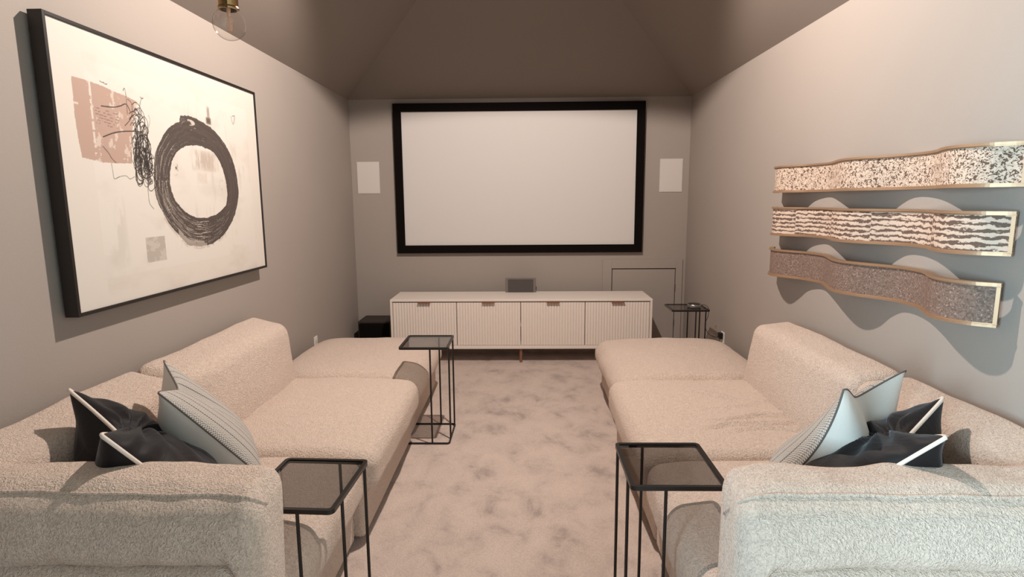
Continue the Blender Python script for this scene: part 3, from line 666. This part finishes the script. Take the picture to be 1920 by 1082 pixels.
# ------------------------------------------------------------ throw pillows
def pillow(label, P1, P2, B1, B2, thick, chop, mf, mb, pipe, bow=0.0, boff=0.0, soft=.002, lean=0.0, wr=0.0, seed=0, group=None, flip=1):
    """P1/P2: upper far and near corners; B1/B2: the lower ones under them"""
    P1, P2, B1, B2 = map(Vector, (P1, P2, B1, B2)); ctr = (P1+P2+B1+B2)/4
    t = empty('throw_pillow', (ctr.x, ctr.y, min(B1.z, B2.z)), label=label, cat='pillow', group=group); O = t.location.copy()
    nrm = ((P2-P1).cross(B1-P1)).normalized()*flip; N = 56
    def pos(u, v, sd):
        uu = u*(1-.05*(1-v*v)); vv = v*(1-.05*(1-u*u))
        k = ((v+1)/2)
        vv -= chop*max(0, 1-math.sqrt(u*u+soft)/.92)**1.1*k**2.2
        a, b = (uu+1)/2, (vv+1)/2
        p = (B1*(1-a)+B2*a)*(1-b)+(P1*(1-a)+P2*a)*b
        pr = (max(0, 1-u*u)**.62*max(0, 1-v*v)**.62)
        pr *= 1-.55*math.exp(-(u/.2)**2)*k**3
        pr *= .9+.25*(1-k)
        wv = 0
        if wr:
            an = math.atan2(v-.8, u+.0001); wv = wr*math.sin(an*13+seed)*math.exp(-((u*u+(v-.7)**2)/.5))*min(1, pr*2)
            wv += wr*.55*math.sin(v*19+2*math.sin(v*5+seed))*math.exp(-(1-abs(u))/.28)*min(1, pr*4)
            wv += wr*.6*noise.noise(Vector((u*2.6+seed, v*2.6, sd)))*min(1, pr*2)
        seam = lean*math.exp(-(u/.5)**2)*k**2
        return p+nrm*(sd*thick/2*pr+wv*sd+seam-bow*(1-v*v)+boff*(max(0, 1-u*u)*max(0, 1-v*v))**.8)-O
    for sd, mt, nm in ((1, mf, 'front_panel'), (-1, mb, 'back_panel')):
        V = []; uv = []
        for j in range(N+1):
            for i in range(N+1):
                u = math.sin((2*i/N-1)*PI/2)*.55+(2*i/N-1)*.45; v = math.sin((2*j/N-1)*PI/2)*.55+(2*j/N-1)*.45
                V.append(pos(u, v, sd)); uv.append(((u+1)/2, (v+1)/2))
        Fc = []
        for j in range(N):
            for i in range(N):
                f = (j*(N+1)+i, j*(N+1)+i+1, (j+1)*(N+1)+i+1, (j+1)*(N+1)+i)
                Fc.append(f if sd*flip < 0 else tuple(reversed(f)))
        mesh(nm, V, Fc, mt, t, smooth=True, uv=np.array(uv))
    ring_ = [(u, 1) for u in np.linspace(-1, 1, 30)[:-1]]+[(1, v) for v in np.linspace(1, -1, 24)[:-1]]+[(u, -1) for u in np.linspace(1, -1, 24)[:-1]]+[(-1, v) for v in np.linspace(-1, 1, 24)[:-1]]
    MB().tube([pos(u, v, 0) for u, v in ring_], .0055 if pipe else .003, 8, closed=True).build('piping', M['piping'] if pipe else M['knit'], t, smooth=True)
    return t
pillow('charcoal velvet pillow with white piping on the left sofa by the wall', (-1.47, 1.78, .90), (-1.10, 1.42, .895), (-1.20, 2.06, .47), (-.86, 1.62, .47), .36, .38, M['velvet'], M['velvet'], True, boff=-.09, wr=.013, seed=3, group='velvet pillows')
pillow('grey chevron-knit pillow with linen back leaning on the left sofa', (-1.37, 2.12, .90), (-1.10, 1.66, .93), (-1.24, 2.45, .47), (-.95, 1.97, .50), .24, .30, M['knit'], M['linen'], False, boff=-.075, soft=.02, seed=5, group='knit pillows')
pillow('dark blue-grey velvet pillow with white piping on the right sofa', (1.34, 1.82, .86), (1.07, 1.43, .89), (.98, 1.97, .47), (.72, 1.62, .47), .36, .38, M['velvet'], M['velvet'], True, boff=-.09, wr=.013, seed=8, group='velvet pillows', flip=-1)
pillow('grey knit pillow with pale linen back turned to the camera on the right sofa', (1.32, 1.98, .90), (.915, 1.63, .95), (1.05, 2.26, .47), (.80, 1.90, .49), .28, .36, M['knit'], M['linen'], False, bow=.05, boff=-.06, soft=.04, seed=11, group='knit pillows', flip=-1)
# ------------------------------------------------------------ pendant with a clear bulb
px_, py_, pz_ = -.577, 1.2, 1.842; zc_ = ZC+(px_-XL)*.75
pd = empty('pendant_lamp', (px_, py_, zc_), label='brass pendant socket with clear round bulb hanging at upper left', cat='lamp')
zb_ = pz_-zc_
MB().lathe([(.0001, zb_+.15), (.006, zb_+.15), (.012, zb_+.135), (.0185, zb_+.125), (.0185, zb_+.032), (.0198, zb_+.029), (.0198, zb_+.026), (.0165, zb_+.026), (.016, zb_+.12), (.0001, zb_+.12)]).build('socket', M['brass'], pd, smooth=False)
MB().tube([(0, 0, zb_+.14), (0, 0, -.02)], .004, 10).build('rod', M['brass'], pd)
MB().lathe([(.0001, .02), (.055, .05), (.055, -.012), (.05, -.02), (.0001, -.022)]).build('ceiling_rose', M['brass'], pd)
R0 = .0305; pr_ = [(.012, .036), (.013, .030)]+[(R0*math.sin(a), R0*math.cos(a)) for a in np.linspace(.5, PI-.02, 26)]
MB().lathe([(r, zb_+z) for r, z in pr_]).build('bulb', M['bulb'], pd, smooth=True)
fb_ = MB(); fb_.tube([(0, 0, zb_+.034), (0, 0, zb_+.012)], [.005, .0025], 8)
for k in range(4):
    a = PI/4+k*PI/2; fb_.tube([(0, 0, zb_+.014), (.0075*math.cos(a), .0075*math.sin(a), zb_+.011), (.003*math.cos(a), .003*math.sin(a), zb_-.012)], .0006, 6)
    a2 = a+PI/4; fb_.tube([(.0065*math.cos(a), .0065*math.sin(a), zb_+.010), (.003*math.cos(a2), .003*math.sin(a2), zb_-.012)], .0005, 6)
fb_.build('filament', M['filament'], pd)
# ------------------------------------------------------------ round device, cable and plug
pk_ = empty('smart_device', (1.375, 4.68, ZT), label='small round silver and black device on the far right side table', cat='device')
MB().lathe([(.0001, 0), (.046, 0), (.048, .003)]).build('foot', M['gap'], pk_)
MB().lathe([(.0001, .003), (.052, .003), (.054, .006), (.054, .024), (.052, .027), (.0001, .027)], n=40).build('metal_ring', plain('brushed_silver', (190, 190, 190), .3, 1), pk_)
MB().lathe([(.0001, .027), (.049, .027), (.048, .031), (.0001, .032)], n=40).build('top_cap', M['black'], pk_)
cbz = []
for p in ((1.42, 4.70, .625), (1.47, 4.72, .628), (1.505, 4.72, .60), (1.50, 4.71, .53), (1.475, 4.70, .47), (1.50, 4.69, .40), (1.555, 4.67, .37), (1.585, 4.66, .385)): cbz.append(Vector(p))
Qc = []
for i in range(len(cbz)-1):
    a = cbz[max(i-1, 0)]; b1 = cbz[i]; b2 = cbz[i+1]; d_ = cbz[min(i+2, len(cbz)-1)]
    for u in np.linspace(0, 1, 6, endpoint=False): Qc.append(.5*((2*b1)+(-a+b2)*u+(2*a-5*b1+4*b2-d_)*u*u+(-a+3*b1-3*b2+d_)*u**3))
Qc.append(cbz[-1])
kc = empty('power_cable', (1.5, 4.70, .36), label='thin black power cable hanging from the round device to the wall plug', cat='cable')
MB().tube([p-Vector((1.5, 4.70, .36)) for p in Qc], .0022, 6).build('cord', M['black'], kc)
MB().box(.078, .105, -.062, -.015, 0, .05).build('plug', M['black'], kc, bevel=.004)
